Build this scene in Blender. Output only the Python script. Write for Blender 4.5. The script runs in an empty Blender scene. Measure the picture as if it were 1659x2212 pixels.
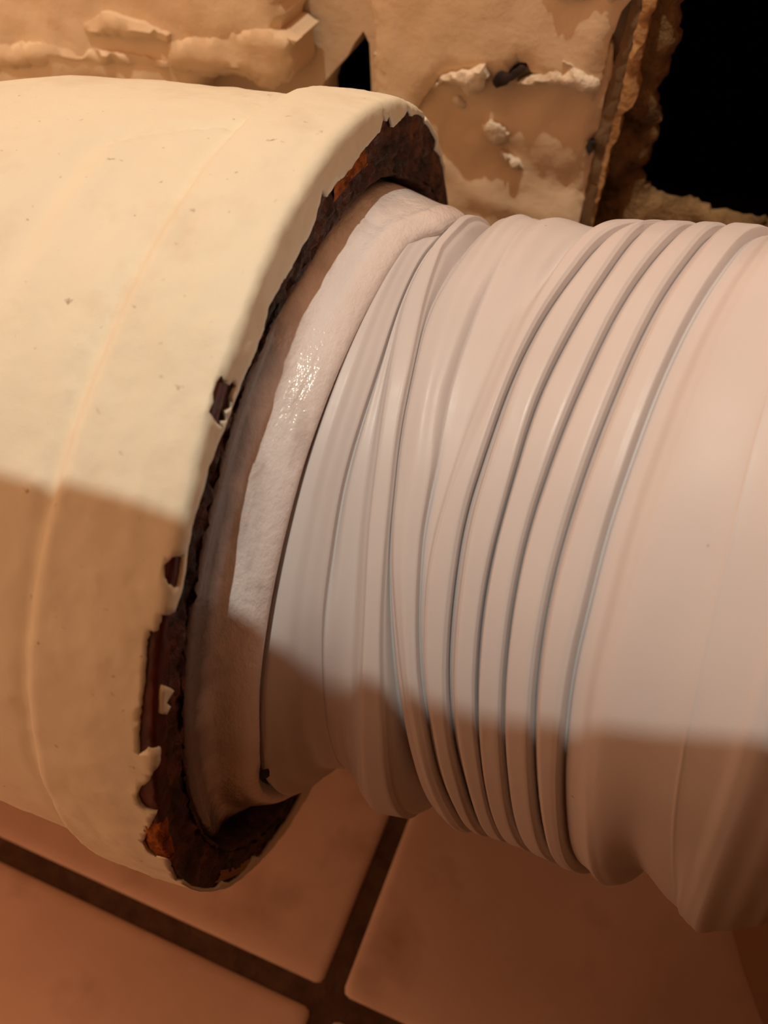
import bpy, bmesh, math, random
from mathutils import Vector, Matrix, noise
from mathutils.geometry import delaunay_2d_cdt

scene = bpy.context.scene
COL = scene.collection
random.seed(4)
PI = math.pi

# ------------------------------------------------------------------ camera
AXIS_Z = 0.1103                       # height of the soil pipe's axis above the floor; its rim is at x = 0
cam_data = bpy.data.cameras.new('camera')
cam_data.sensor_fit = 'VERTICAL'
cam_data.sensor_height = 24.0
cam_data.lens = 24.0 * 1760.0 / 2212.0
cam_data.clip_start = 0.005
cam_data.dof.use_dof = True
cam_data.dof.focus_distance = 0.126
cam_data.dof.aperture_fstop = 14.0
cam = bpy.data.objects.new('camera', cam_data)
COL.objects.link(cam)
cam.matrix_world = Matrix(((0.947944, -0.242447, 0.206449, 0.04085),
                           (0.318348, 0.706280, -0.632315, -0.10460),
                           (0.007492, 0.665122, 0.746697, 0.23496),
                           (0, 0, 0, 1)))
scene.camera = cam

# ------------------------------------------------------------------ world, lamp, exposure
world = bpy.data.worlds.new('room_glow'); scene.world = world
world.use_nodes = True
bg = world.node_tree.nodes['Background']
bg.inputs['Color'].default_value = (1.0, 0.50, 0.25, 1)
bg.inputs['Strength'].default_value = 1.35

lamp_dir = Vector((-0.08, -0.12, 0.98)).normalized()
lamp_data = bpy.data.lights.new('ceiling_bulb', 'POINT')
lamp_data.energy = 53.0
lamp_data.color = (1.0, 1.0, 0.86)
lamp_data.shadow_soft_size = 0.008
lamp = bpy.data.objects.new('ceiling_bulb', lamp_data)
lamp.location = Vector((0.02, -0.04, 0.15)) + lamp_dir * 1.6
COL.objects.link(lamp)

vs = scene.view_settings
vs.view_transform = 'Standard'
vs.look = 'None'
vs.exposure = 0.0
vs.gamma = 1.0
vs.use_curve_mapping = False

# ------------------------------------------------------------------ measurements (mm, degrees)
CURVES = {  # position along the connector axis (0.01 mm) every 5 degrees of angle
    'A': [1087,1092,1093,1095,1102,1108,1108,1104,1096,1082,1065,1044,1019,991,947,832,663,548,481,401,318,249,189,124,60,8,-34,-71,-105,-139,-175,-209,-235,-253,-267,-279,-292,-304,-308,-304,-292,-275,-253,-226,-194,-158,-118,-74,-26,25,78,134,191,250,311,371,432,493,553,612,669,723,776,825,872,914,953,987,1017,1042,1062,1077],
    'B': [1546,1551,1553,1554,1555,1556,1554,1549,1541,1530,1516,1500,1481,1460,1438,1397,1327,1257,1211,1177,1148,1123,1092,1038,963,888,836,816,805,788,780,779,772,759,739,717,702,694,691,692,696,703,713,726,743,762,784,808,836,865,897,931,966,1002,1039,1076,1114,1152,1189,1227,1263,1298,1332,1364,1394,1423,1449,1472,1493,1511,1525,1537],
    'R1': [1321,1327,1332,1340,1353,1371,1390,1409,1427,1446,1464,1482,1500,1517,1534,1536,1498,1430,1362,1303,1270,1280,1311,1344,1376,1404,1420,1435,1462,1484,1487,1470,1441,1407,1372,1332,1288,1246,1221,1217,1223,1228,1234,1239,1245,1251,1258,1264,1271,1278,1281,1279,1277,1275,1273,1272,1271,1271,1272,1272,1274,1276,1278,1281,1284,1287,1291,1296,1300,1305,1310,1316],
    'E2': [1580,1575,1571,1568,1564,1562,1560,1560,1561,1564,1567,1572,1577,1584,1592,1604,1622,1643,1662,1676,1694,1724,1748,1752,1750,1766,1791,1805,1819,1833,1846,1867,1889,1901,1900,1886,1870,1864,1868,1873,1877,1880,1881,1882,1880,1878,1875,1870,1864,1856,1846,1835,1822,1810,1796,1783,1768,1754,1739,1725,1710,1696,1682,1668,1655,1643,1631,1620,1610,1601,1593,1585],
    'L3': [2880,2817,2753,2691,2637,2589,2545,2501,2459,2418,2381,2346,2314,2286,2263,2237,2192,2120,2033,1933,1834,1786,1783,1784,1782,1798,1822,1850,1908,1993,2080,2160,2237,2317,2392,2464,2535,2602,2658,2708,2760,2811,2861,2911,2959,3005,3049,3089,3128,3166,3207,3247,3282,3311,3336,3355,3369,3377,3379,3376,3367,3352,3332,3307,3276,3240,3200,3155,3107,3054,2999,2940],
    'E3': [3445,3403,3358,3311,3263,3215,3170,3130,3092,3054,3016,2980,2945,2912,2881,2852,2827,2801,2762,2700,2630,2572,2518,2472,2469,2469,2424,2394,2405,2430,2465,2515,2587,2664,2730,2798,2886,2976,3035,3069,3098,3129,3160,3193,3225,3257,3288,3319,3348,3378,3415,3455,3494,3530,3562,3591,3616,3637,3654,3667,3675,3679,3679,3674,3664,3651,3632,3610,3584,3554,3521,3485],
    'F1': [4860,4824,4780,4730,4677,4624,4568,4507,4440,4370,4297,4220,4141,4061,3981,3900,3821,3744,3669,3586,3482,3372,3267,3147,3007,2875,2752,2643,2582,2578,2603,2648,2718,2795,2864,2934,3016,3093,3143,3175,3211,3253,3301,3354,3412,3474,3539,3608,3678,3755,3842,3936,4030,4122,4212,4300,4384,4464,4539,4609,4673,4731,4781,4825,4861,4890,4910,4922,4926,4922,4909,4889],
    'C2': [5288,5258,5220,5179,5133,5081,5024,4960,4891,4817,4740,4658,4574,4488,4402,4320,4247,4185,4110,3993,3850,3703,3565,3446,3344,3240,3137,3071,3041,3023,3019,3033,3068,3123,3198,3275,3335,3383,3421,3453,3489,3531,3580,3635,3695,3760,3829,3901,3976,4056,4145,4240,4337,4433,4527,4618,4707,4792,4873,4948,5019,5083,5140,5191,5234,5270,5298,5317,5328,5331,5325,5311],
    'C3': [5394,5370,5336,5294,5247,5195,5139,5078,5013,4944,4873,4798,4733,4699,4700,4711,4719,4715,4692,4640,4566,4472,4355,4235,4144,4062,3941,3806,3709,3659,3646,3660,3709,3800,3925,4044,4135,4207,4251,4264,4268,4278,4292,4310,4332,4358,4387,4419,4453,4492,4543,4606,4673,4740,4807,4872,4935,4996,5054,5109,5161,5209,5252,5291,5325,5354,5377,5394,5406,5412,5413,5407],
    'C4': [5671,5654,5633,5608,5582,5553,5523,5491,5457,5423,5387,5350,5321,5312,5323,5340,5349,5340,5316,5285,5252,5223,5184,5126,5063,4997,4924,4872,4853,4860,4887,4929,4979,5038,5086,5103,5108,5112,5114,5118,5130,5148,5167,5187,5209,5233,5257,5283,5308,5335,5361,5390,5420,5449,5478,5506,5533,5558,5582,5604,5624,5641,5657,5670,5681,5689,5694,5697,5697,5695,5690,5682],
    'C5': [5847,5845,5840,5835,5829,5823,5817,5811,5805,5798,5792,5785,5785,5801,5834,5870,5903,5921,5921,5916,5914,5913,5910,5898,5877,5852,5823,5798,5787,5789,5803,5826,5854,5882,5899,5902,5892,5867,5838,5822,5818,5818,5818,5819,5819,5819,5820,5821,5822,5823,5824,5824,5824,5824,5824,5824,5825,5825,5826,5827,5828,5829,5831,5832,5834,5835,5837,5839,5841,5843,5845,5846],
    'C6': [6384,6391,6397,6403,6407,6411,6414,6417,6419,6421,6422,6422,6422,6423,6428,6441,6457,6467,6464,6457,6450,6446,6442,6440,6434,6421,6410,6407,6397,6377,6366,6365,6365,6364,6363,6356,6340,6319,6301,6288,6281,6277,6274,6271,6268,6266,6265,6264,6264,6265,6266,6267,6267,6269,6270,6273,6276,6280,6284,6289,6295,6300,6307,6314,6321,6328,6336,6344,6352,6360,6368,6376],
    'FS': [8370,8405,8439,8472,8504,8535,8563,8590,8614,8636,8655,8672,8686,8697,8704,8709,8711,8709,8705,8697,8686,8672,8656,8637,8615,8591,8564,8536,8509,8491,8471,8438,8393,8343,8291,8240,8189,8139,8098,8067,8040,8016,7993,7972,7953,7937,7923,7912,7903,7898,7893,7889,7888,7889,7894,7901,7912,7926,7942,7962,7983,8008,8034,8062,8093,8125,8158,8192,8227,8263,8298,8334],
    'PL': [7653,7648,7643,7640,7638,7637,7637,7638,7640,7643,7646,7650,7653,7658,7663,7669,7676,7684,7692,7701,7710,7719,7734,7759,7788,7814,7830,7838,7843,7848,7853,7861,7870,7879,7887,7894,7900,7906,7910,7913,7915,7917,7917,7916,7914,7911,7907,7901,7895,7888,7881,7872,7863,7853,7842,7831,7820,7808,7796,7784,7772,7759,7747,7735,7724,7713,7702,7692,7683,7674,7666,7659],
    'PL2': [8196,8191,8186,8182,8179,8176,8174,8172,8171,8170,8170,8171,8173,8175,8176,8178,8181,8183,8187,8190,8195,8199,8204,8209,8215,8222,8236,8254,8269,8277,8283,8290,8296,8302,8307,8313,8318,8322,8326,8329,8332,8334,8336,8338,8339,8339,8339,8338,8337,8335,8332,8329,8325,8321,8316,8310,8305,8299,8292,8285,8278,8271,8264,8256,8249,8242,8235,8227,8221,8214,8208,8202],
}
PAINT_EDGE = [(20.0,-3.21),(32.8,-0.37),(41.1,1.4),(45.2,2.47),(46.2,0.75),(50.7,0.64),(54.5,0.97),(53.7,-0.44),(59.5,1.06),(62.1,1.99),(64.3,0.98),(66.1,2.26),(67.7,3.1),(71.1,3.99),(73.1,1.88),(74.2,2.82),(76.1,0.91),(75.8,2.33),(77.1,3.86),(80.6,4.6),(83.7,4.99),(86.0,5.65),(88.4,5.98),(91.6,5.15),(94.0,5.03),(95.2,5.03),(96.1,3.16),(97.1,4.54),(98.8,5.7),(101.4,6.32),(103.0,6.16),(105.8,6.48),(108.4,5.6),(110.5,5.15),(112.5,4.56),(115.3,5.44),(118.2,5.03),(122.3,4.76),(124.8,4.6),(126.9,3.98),(128.6,3.59),(129.6,2.9),(131.8,2.67),(133.8,2.18),(135.7,1.99),(137.7,2.46),(139.9,3.07),(141.7,2.81),(143.2,2.15),(143.7,1.98),(143.6,-0.51),(145.2,-0.53),(145.4,-1.03),(145.4,-1.71),(145.9,-1.51),(146.5,-1.85),(148.8,-1.66),(151.3,-1.71),(155.8,-2.12),(159.5,-2.35),(158.3,-0.87),(158.5,1.07),(160.2,1.03),(161.2,-0.22),(162.6,-0.91),(164.0,-2.31),(165.5,-2.96),(166.8,-2.85),(167.5,-2.11),(167.5,-1.2),(167.5,-0.36),(169.0,-1.0),(170.1,-1.59),(174.7,-3.7),(176.2,-3.42),(177.6,-2.34),(176.2,0.03),(180.3,-0.81),(186.5,-1.77),(186.5,-0.67),(190.8,-0.82),(195.6,-0.36),(200.3,0.04),(201.2,1.77),(205.7,0.83),(209.8,1.18),(211.3,2.09),(214.4,3.81),(218.1,2.14),(225.6,3.73),(238.3,6.12)]
PAINT_ISLAND = [(151.2,1.38),(152.9,3.63),(153.2,2.88),(153.5,1.91),(154.5,3.02),(155.0,2.17),(154.4,1.12),(151.7,1.02)]
CHIP_HOLES = [[(121.5,-0.04),(121.9,1.27),(121.8,2.15),(121.2,2.56),(121.4,3.78),(122.6,3.75),(123.5,4.61),(124.1,3.49),(124.8,4.47),(125.2,3.03),(125.7,4.0),(125.6,2.14),(125.0,-0.09),(124.0,0.13),(123.2,-0.35),(122.2,-0.34)],
    [(139.1,-1.23),(138.2,-0.39),(137.9,1.42),(139.5,1.96),(141.2,2.04),(141.2,1.22),(140.7,-0.29),(140.2,-0.97)]]
OUT_PLASTER_CHUNK = [(-150.2,70.5),(-47.4,78.5),(-47.4,68.4),(-47.6,63.4),(-46.7,60.3),(-47.6,58.2),(-43.6,56.4),(-45.6,54.2),(-45.1,50.3),(-45.3,48.3),(-46.9,46.5),(-51.3,44.3),(-54.2,44.5),(-55.9,45.9),(-58.8,46.9),(-64.5,45.8),(-69.8,44.1),(-87.2,24.5),(-191.5,-4.9)]
OUT_CHUNK_FLAKE1 = [(-100.3,54.0),(-92.1,57.9),(-85.7,56.4),(-80.9,55.6),(-76.8,54.4),(-76.8,53.1),(-81.5,53.3),(-87.9,52.8),(-94.6,51.6),(-99.8,51.5)]
OUT_CHUNK_FLAKE2 = [(-77.6,51.9),(-67.7,55.3),(-57.8,57.4),(-50.7,58.7),(-46.2,57.7),(-43.1,57.0),(-44.7,54.9),(-44.3,51.6),(-45.8,47.9),(-50.0,45.8),(-53.4,46.3),(-59.1,48.7),(-66.7,47.3),(-74.4,46.3),(-79.2,46.3)]
OUT_CHUNK_FLAKE3 = [(-130.0,45.9),(-115.3,48.2),(-103.2,48.0),(-91.8,48.8),(-78.6,47.7),(-78.2,46.7),(-92.0,45.9),(-108.5,44.1),(-120.6,41.5),(-133.1,38.8)]
OUT_BLOCK_UPPER = [(-28.2,78.8),(29.4,83.3),(29.1,74.0),(29.1,70.8),(27.3,67.2),(26.9,65.5),(26.4,63.6),(25.8,53.1),(24.4,48.7),(20.2,50.3),(16.8,51.7),(11.5,52.0),(8.8,55.0),(6.7,54.9),(4.9,52.5),(2.7,50.5),(-0.3,52.3),(-4.5,51.4),(-11.0,49.5),(-13.7,46.1),(-16.4,41.1),(-18.5,32.4),(-26.5,31.2),(-27.0,45.6),(-27.3,55.8),(-27.8,59.5),(-28.4,65.1)]
OUT_BLOCK_LOWER = [(-28.5,51.9),(26.7,60.2),(27.8,55.1),(27.2,47.1),(27.4,41.4),(26.0,39.7),(27.2,36.8),(27.2,27.2),(27.1,15.5),(26.8,4.4),(26.3,-12.0),(-29.3,-24.9)]
OUT_CHIP1 = [(-12.2,47.6),(-10.1,50.6),(-4.2,52.4),(-0.6,53.9),(0.8,51.8),(-0.4,48.2),(-3.4,47.0),(-5.6,48.6),(-9.5,48.9)]
OUT_CHIP2 = [(6.9,51.1),(12.4,53.3),(18.7,55.1),(16.9,56.9),(22.2,55.0),(26.0,53.7),(25.9,50.4),(22.1,50.3),(19.3,51.3),(12.7,51.0),(8.6,50.4)]
OUT_CHIP3 = [(-0.2,40.3),(2.2,41.5),(4.8,40.2),(7.0,38.7),(6.7,36.7),(4.0,34.9),(1.3,36.4)]
OUT_CHIP4 = [(5.2,34.3),(8.6,32.9),(11.0,30.6),(9.6,29.8),(6.4,31.9)]
OUT_CHIP5 = [(-9.1,45.3),(-6.8,45.3),(-3.9,43.9),(-4.9,42.4),(-7.8,43.4)]
OUT_CHIP6 = [(10.4,70.9),(14.1,68.9),(18.0,68.7),(22.5,70.0),(25.6,68.6),(27.1,72.5)]
OUT_STRIP_GREY = [(28.7,82.2),(28.7,69.4),(28.7,64.6),(27.9,55.3),(27.3,47.3),(27.5,41.6),(26.1,39.9),(27.2,37.0),(27.3,27.5),(27.1,15.7),(26.8,4.7),(30.4,9.6),(30.3,18.5),(30.0,24.6),(29.9,35.8),(30.1,42.0),(30.6,46.3),(30.5,50.6),(30.7,57.3),(31.0,63.6),(31.1,69.6),(31.3,82.4)]
OUT_STRIP_AMBER = [(30.9,82.7),(31.1,70.0),(31.0,64.1),(30.8,57.8),(30.6,51.1),(30.7,46.9),(30.2,42.6),(29.9,36.5),(30.1,25.3),(30.4,19.3),(30.5,10.5),(30.4,19.3),(31.0,28.2),(31.1,38.2),(32.2,41.4),(31.9,46.5),(34.1,48.2),(34.4,51.8),(33.3,53.3),(33.3,56.5),(33.1,59.8),(33.6,62.4),(33.3,65.5),(34.0,67.9),(33.9,70.3),(33.7,82.9)]
OUT_RUBBLE = [(29.0,80.1),(28.1,66.6),(28.0,60.3),(27.7,53.6),(27.4,46.5),(27.4,42.0),(26.8,37.4),(26.5,30.9),(26.5,19.0),(26.7,12.6),(26.8,3.2),(29.6,-17.6),(96.8,-1.9),(88.0,20.4),(72.7,20.3),(59.9,20.7),(54.6,22.5),(48.4,22.2),(44.4,22.9),(40.7,24.9),(39.3,28.1),(40.0,33.0),(40.7,38.4),(40.7,42.4),(38.3,45.9),(38.0,49.0),(39.4,50.8),(39.4,53.9),(39.9,56.4),(40.6,59.0),(39.6,60.8),(39.5,62.8),(38.4,65.4),(39.9,66.5),(40.6,67.8),(40.3,81.0)]
OUT_VOID = [(31.0,81.0),(29.4,67.7),(29.3,61.5),(29.0,54.9),(28.7,48.0),(28.8,43.6),(28.2,39.0),(27.9,32.7),(28.0,21.0),(28.3,14.7),(28.4,5.5),(29.5,-5.9),(83.4,3.0),(102.8,10.1),(69.8,86.9)]
OUT_CRACK = [(-31.2,52.3),(-30.7,41.1),(-31.0,29.4),(-44.1,27.5),(-44.6,38.8),(-43.4,42.0),(-40.2,45.5),(-36.9,48.9),(-35.1,52.0),(-32.7,54.9)]
OUT_NICK = [(1.6,50.9),(3.2,52.7),(5.4,52.6),(7.5,54.5),(9.0,54.2),(6.8,51.6),(5.1,50.5),(2.9,49.3)]
OUT_NICK2 = [(25.4,38.3),(25.9,39.7),(27.1,39.5),(27.3,37.5),(26.4,36.4)]

# ------------------------------------------------------------------ helpers
def link(name, verts, faces, material, parent=None, smooth=True):
    me = bpy.data.meshes.new(name)
    me.from_pydata(verts, [], faces)
    me.update()
    if smooth:
        me.polygons.foreach_set('use_smooth', [True] * len(me.polygons))
    o = bpy.data.objects.new(name, me)
    me.materials.append(material)
    COL.objects.link(o)
    if parent is not None:
        o.parent = parent
    return o

def empty(name, loc=(0, 0, 0)):
    o = bpy.data.objects.new(name, None)
    o.empty_display_size = 0.02
    o.location = loc
    COL.objects.link(o)
    return o

def tag(o, label=None, cat=None, group=None, kind=None):
    if label: o['label'] = label
    if cat: o['category'] = cat
    if group: o['group'] = group
    if kind: o['kind'] = kind
    return o

def lerp_table(xs, ys, x):
    if x <= xs[0]: return ys[0]
    for i in range(1, len(xs)):
        if x <= xs[i]:
            t = (x - xs[i - 1]) / (xs[i] - xs[i - 1])
            return ys[i - 1] + (ys[i] - ys[i - 1]) * t
    return ys[-1]

def smooth01(t):
    t = min(1.0, max(0.0, t))
    return t * t * (3 - 2 * t)

def ramp(x, a, b):
    return smooth01((x - a) / (b - a))

def nz(x, y, z=0.0):
    return noise.noise(Vector((x, y, z)))

def fractal(x, y, z=0.0, octs=3):
    s, a = 0.0, 1.0
    for k in range(octs):
        s += a * noise.noise(Vector((x, y, z + 7.3 * k)))
        x *= 2.03; y *= 2.03; z *= 2.03; a *= 0.5
    return s

# ------------------------------------------------------------------ materials
class Mat:
    def __init__(self, name, rough=0.5, spec=0.5):
        self.m = bpy.data.materials.new(name)
        self.m.use_nodes = True
        self.nt = self.m.node_tree
        self.b = self.nt.nodes['Principled BSDF']
        self.b.inputs['Roughness'].default_value = rough
        self.b.inputs['Specular IOR Level'].default_value = spec
        self.tc = self.nt.nodes.new('ShaderNodeTexCoord')
    def node(self, kind, **inp):
        n = self.nt.nodes.new(kind)
        for k, v in inp.items():
            n.inputs[k.replace('_', ' ')].default_value = v
        return n
    def link(self, a, b): self.nt.links.new(a, b)
    def coords(self, scale=(1, 1, 1)):
        mp = self.nt.nodes.new('ShaderNodeMapping')
        mp.inputs['Scale'].default_value = scale
        self.link(self.tc.outputs['Object'], mp.inputs['Vector'])
        return mp.outputs['Vector']
    def noise(self, scale, detail=3.0, rough=0.5, stretch=(1, 1, 1), dist=0.0):
        n = self.node('ShaderNodeTexNoise', Scale=scale, Detail=detail, Roughness=rough, Distortion=dist)
        self.link(self.coords(stretch), n.inputs['Vector'])
        return n.outputs['Fac']
    def ramp(self, fac, stops):
        r = self.nt.nodes.new('ShaderNodeValToRGB')
        el = r.color_ramp.elements
        while len(el) < len(stops): el.new(0.5)
        for e, (p, c) in zip(el, stops):
            e.position = p
            e.color = (*c, 1) if len(c) == 3 else c
        self.link(fac, r.inputs['Fac'])
        return r.outputs['Color']
    def mix(self, fac, a, b, mode='MIX'):
        n = self.nt.nodes.new('ShaderNodeMix')
        n.data_type = 'RGBA'; n.blend_type = mode
        if isinstance(fac, float): n.inputs[0].default_value = fac
        else: self.link(fac, n.inputs[0])
        for i, v in ((6, a), (7, b)):
            if isinstance(v, tuple): n.inputs[i].default_value = (*v, 1)
            else: self.link(v, n.inputs[i])
        return n.outputs[2]
    def color(self, c):
        if isinstance(c, tuple): self.b.inputs['Base Color'].default_value = (*c, 1)
        else: self.link(c, self.b.inputs['Base Color'])
    def bump(self, fac, strength, dist):
        bp = self.node('ShaderNodeBump', Strength=strength, Distance=dist)
        self.link(fac, bp.inputs['Height'])
        if self.b.inputs['Normal'].is_linked:
            self.link(self.b.inputs['Normal'].links[0].from_socket, bp.inputs['Normal'])
        self.link(bp.outputs['Normal'], self.b.inputs['Normal'])
    def rough(self, fac, stops):
        self.link(self.ramp(fac, [(p, (v, v, v)) for p, v in stops]), self.b.inputs['Roughness'])

W1, B0 = (1, 1, 1), (0, 0, 0)

def make_materials():
    M = {}
    # old cream gloss paint, slightly dirty, with specks and yellowed patches
    a = Mat('cream_paint', 0.5, 0.3)
    base = a.ramp(a.noise(14, 4, 0.6), [(0.3, (0.76, 0.72, 0.57)), (0.7, (0.83, 0.80, 0.66))])
    dirt = a.ramp(a.noise(38, 5, 0.65), [(0.54, B0), (0.78, (0.42, 0.42, 0.42))])
    base = a.mix(dirt, base, (0.50, 0.36, 0.22))
    speck = a.ramp(a.noise(560, 2, 0.5, (1, 1, 1)), [(0.705, B0), (0.80, (0.6, 0.6, 0.6))])
    base = a.mix(speck, base, (0.20, 0.10, 0.05))
    a.color(base)
    a.bump(a.noise(170, 4, 0.6), 0.35, 0.0007)
    a.bump(a.noise(28, 3, 0.5), 0.5, 0.0025)
    M['paint'] = a.m
    # rusty cast iron: dark oxide red with black and amber patches
    a = Mat('rusty_iron', 0.6, 0.4)
    base = a.ramp(a.noise(120, 5, 0.7, dist=0.5), [(0.36, (0.010, 0.005, 0.005)), (0.48, (0.050, 0.016, 0.010)), (0.60, (0.115, 0.040, 0.026)), (0.78, (0.26, 0.095, 0.02))])
    grey = a.ramp(a.noise(210, 4, 0.7), [(0.55, B0), (0.70, (0.7, 0.7, 0.7))])
    base = a.mix(grey, base, (0.16, 0.10, 0.085))
    a.color(base)
    a.bump(a.noise(320, 5, 0.75), 1.0, 0.0014)
    M['rust'] = a.m
    a = Mat('bright_rust', 0.8, 0.2)
    a.color(a.ramp(a.noise(300, 4, 0.6), [(0.35, (0.12, 0.03, 0.008)), (0.65, (0.42, 0.13, 0.025))]))
    a.bump(a.noise(500, 4, 0.7), 0.8, 0.0008)
    M['bright_rust'] = a.m
    a = Mat('bare_primer_red', 0.45, 0.4)
    a.color(a.ramp(a.noise(160, 4, 0.6), [(0.35, (0.040, 0.006, 0.004)), (0.7, (0.115, 0.017, 0.008))]))
    a.bump(a.noise(420, 4, 0.6), 0.4, 0.0006)
    M['bare'] = a.m
    # glossy sealant
    a = Mat('white_sealant', 0.17, 0.55)
    base = a.ramp(a.noise(60, 4, 0.6, (1, 1, 1)), [(0.35, (0.76, 0.68, 0.665)), (0.62, (0.82, 0.745, 0.73))])
    smear = a.ramp(a.noise(45, 4, 0.6, (4, 1, 1)), [(0.60, B0), (0.75, (0.45, 0.45, 0.45))])
    base = a.mix(smear, base, (0.34, 0.25, 0.22))
    # grime plus the rim's shade, painted dark into the outer sealant
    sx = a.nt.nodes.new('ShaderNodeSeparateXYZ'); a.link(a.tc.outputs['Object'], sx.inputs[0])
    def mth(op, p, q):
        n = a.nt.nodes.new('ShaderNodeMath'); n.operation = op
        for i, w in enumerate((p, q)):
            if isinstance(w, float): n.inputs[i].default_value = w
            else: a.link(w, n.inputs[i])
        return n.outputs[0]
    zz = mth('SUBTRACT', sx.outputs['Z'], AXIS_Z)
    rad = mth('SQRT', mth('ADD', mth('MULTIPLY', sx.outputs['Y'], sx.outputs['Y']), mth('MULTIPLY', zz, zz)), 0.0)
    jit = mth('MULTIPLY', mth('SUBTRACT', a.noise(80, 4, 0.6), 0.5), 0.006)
    grime_shade = a.ramp(mth('MULTIPLY', mth('SUBTRACT', mth('ADD', rad, jit), 0.0606), 210.0), [(0.05, B0), (0.8, (0.9, 0.9, 0.9))])
    base = a.mix(grime_shade, base, (0.135, 0.115, 0.122))
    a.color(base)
    a.bump(a.noise(620, 3, 0.65, (1.8, 1, 1)), 0.5, 0.0004)
    a.bump(a.noise(90, 3, 0.5, (2.0, 1, 1)), 0.3, 0.0010)
    M['sealant'] = a.m
    # white plastic
    a = Mat('white_plastic', 0.4, 0.32)
    base = a.ramp(a.noise(40, 3, 0.5), [(0.3, (0.635, 0.59, 0.59)), (0.7, (0.69, 0.64, 0.64))])
    sp = a.ramp(a.noise(520, 2, 0.5), [(0.79, B0), (0.82, (0.8, 0.8, 0.8))])
    base = a.mix(sp, base, (0.13, 0.06, 0.05))
    a.color(base)
    a.b.inputs['Subsurface Weight'].default_value = 0.15
    a.b.inputs['Subsurface Radius'].default_value = (1.0, 0.8, 0.7)
    a.b.inputs['Subsurface Scale'].default_value = 0.0008
    a.rough(a.noise(240, 3, 0.6, (0.12, 1, 1)), [(0.3, 0.34), (0.7, 0.46)])
    a.bump(a.noise(300, 3, 0.5, (3.5, 0.6, 0.6)), 0.06, 0.0005)
    M['plastic'] = a.m
    # painted plaster
    a = Mat('painted_plaster', 0.7, 0.2)
    base = a.ramp(a.noise(22, 5, 0.6), [(0.3, (0.62, 0.44, 0.275)), (0.7, (0.74, 0.56, 0.375))])
    st = a.ramp(a.noise(55, 4, 0.6), [(0.60, B0), (0.78, (0.5, 0.5, 0.5))])
    base = a.mix(st, base, (0.46, 0.26, 0.12))
    a.color(base)
    a.bump(a.noise(120, 5, 0.6), 0.35, 0.0015)
    M['plaster'] = a.m
    a = Mat('broken_plaster', 0.8, 0.15)
    a.color(a.ramp(a.noise(130, 4, 0.6), [(0.3, (0.62, 0.48, 0.34)), (0.7, (0.80, 0.68, 0.52))]))
    a.bump(a.noise(240, 5, 0.65), 0.7, 0.002)
    M['chip'] = a.m
    a = Mat('grimy_wood', 0.75, 0.15)
    a.color(a.ramp(a.noise(90, 4, 0.6, (3, 3, 0.25)), [(0.3, (0.16, 0.095, 0.05)), (0.7, (0.27, 0.165, 0.085))]))
    a.bump(a.noise(160, 4, 0.6, (3, 3, 0.3)), 0.5, 0.001)
    M['strip'] = a.m
    a = Mat('raw_render', 0.85, 0.1)
    a.color(a.ramp(a.noise(70, 4, 0.6, (1, 1, 0.5)), [(0.3, (0.34, 0.17, 0.07)), (0.7, (0.56, 0.34, 0.15))]))
    a.bump(a.noise(200, 5, 0.65), 0.7, 0.0015)
    M['amber'] = a.m
    a = Mat('dark_rubble', 0.9, 0.1)
    a.color(a.ramp(a.noise(75, 5, 0.65), [(0.30, (0.05, 0.026, 0.012)), (0.48, (0.19, 0.105, 0.045)), (0.70, (0.34, 0.20, 0.09))]))
    a.bump(a.noise(180, 5, 0.7), 1.0, 0.003)
    M['rubble'] = a.m
    a = Mat('cavity_shade', 0.9, 0.05)  # near-black colour puts the hole's darkness into its lining
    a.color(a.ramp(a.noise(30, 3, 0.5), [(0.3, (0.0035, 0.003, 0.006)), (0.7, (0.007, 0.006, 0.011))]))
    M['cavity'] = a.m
    # floor tile and grout
    a = Mat('beige_floor_tile', 0.42, 0.35)
    base = a.ramp(a.noise(16, 5, 0.6), [(0.3, (0.62, 0.42, 0.325)), (0.7, (0.80, 0.56, 0.45))])
    st = a.ramp(a.noise(30, 4, 0.55), [(0.56, B0), (0.72, (0.55, 0.55, 0.55))])
    base = a.mix(st, base, (0.33, 0.19, 0.125))
    a.color(base)
    a.bump(a.noise(60, 3, 0.5), 0.15, 0.001)
    M['tile'] = a.m
    a = Mat('dark_grout', 0.9, 0.1)
    a.color(a.ramp(a.noise(200, 4, 0.6), [(0.3, (0.075, 0.04, 0.027)), (0.7, (0.13, 0.075, 0.05))]))
    a.bump(a.noise(400, 3, 0.6), 0.5, 0.001)
    M['grout'] = a.m
    a = Mat('brown_ceramic', 0.35, 0.4)
    a.color(a.ramp(a.noise(12, 3, 0.5), [(0.3, (0.22, 0.11, 0.06)), (0.7, (0.28, 0.14, 0.08))]))
    M['ceramic'] = a.m
    a = Mat('grit_and_shade', 0.9, 0.1)  # colour of the grit crumb, also painted shade of the wall nicks
    a.color(a.ramp(a.noise(500, 3, 0.5), [(0.3, (0.02, 0.014, 0.012)), (0.7, (0.05, 0.035, 0.03))]))
    M['grit'] = a.m
    a = Mat('blocker_wood', 0.5, 0.3)
    a.color(a.ramp(a.noise(30, 4, 0.6, (0.3, 3, 3)), [(0.3, (0.36, 0.20, 0.10)), (0.7, (0.48, 0.29, 0.15))]))
    M['wood'] = a.m
    return M

M = make_materials()

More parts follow.
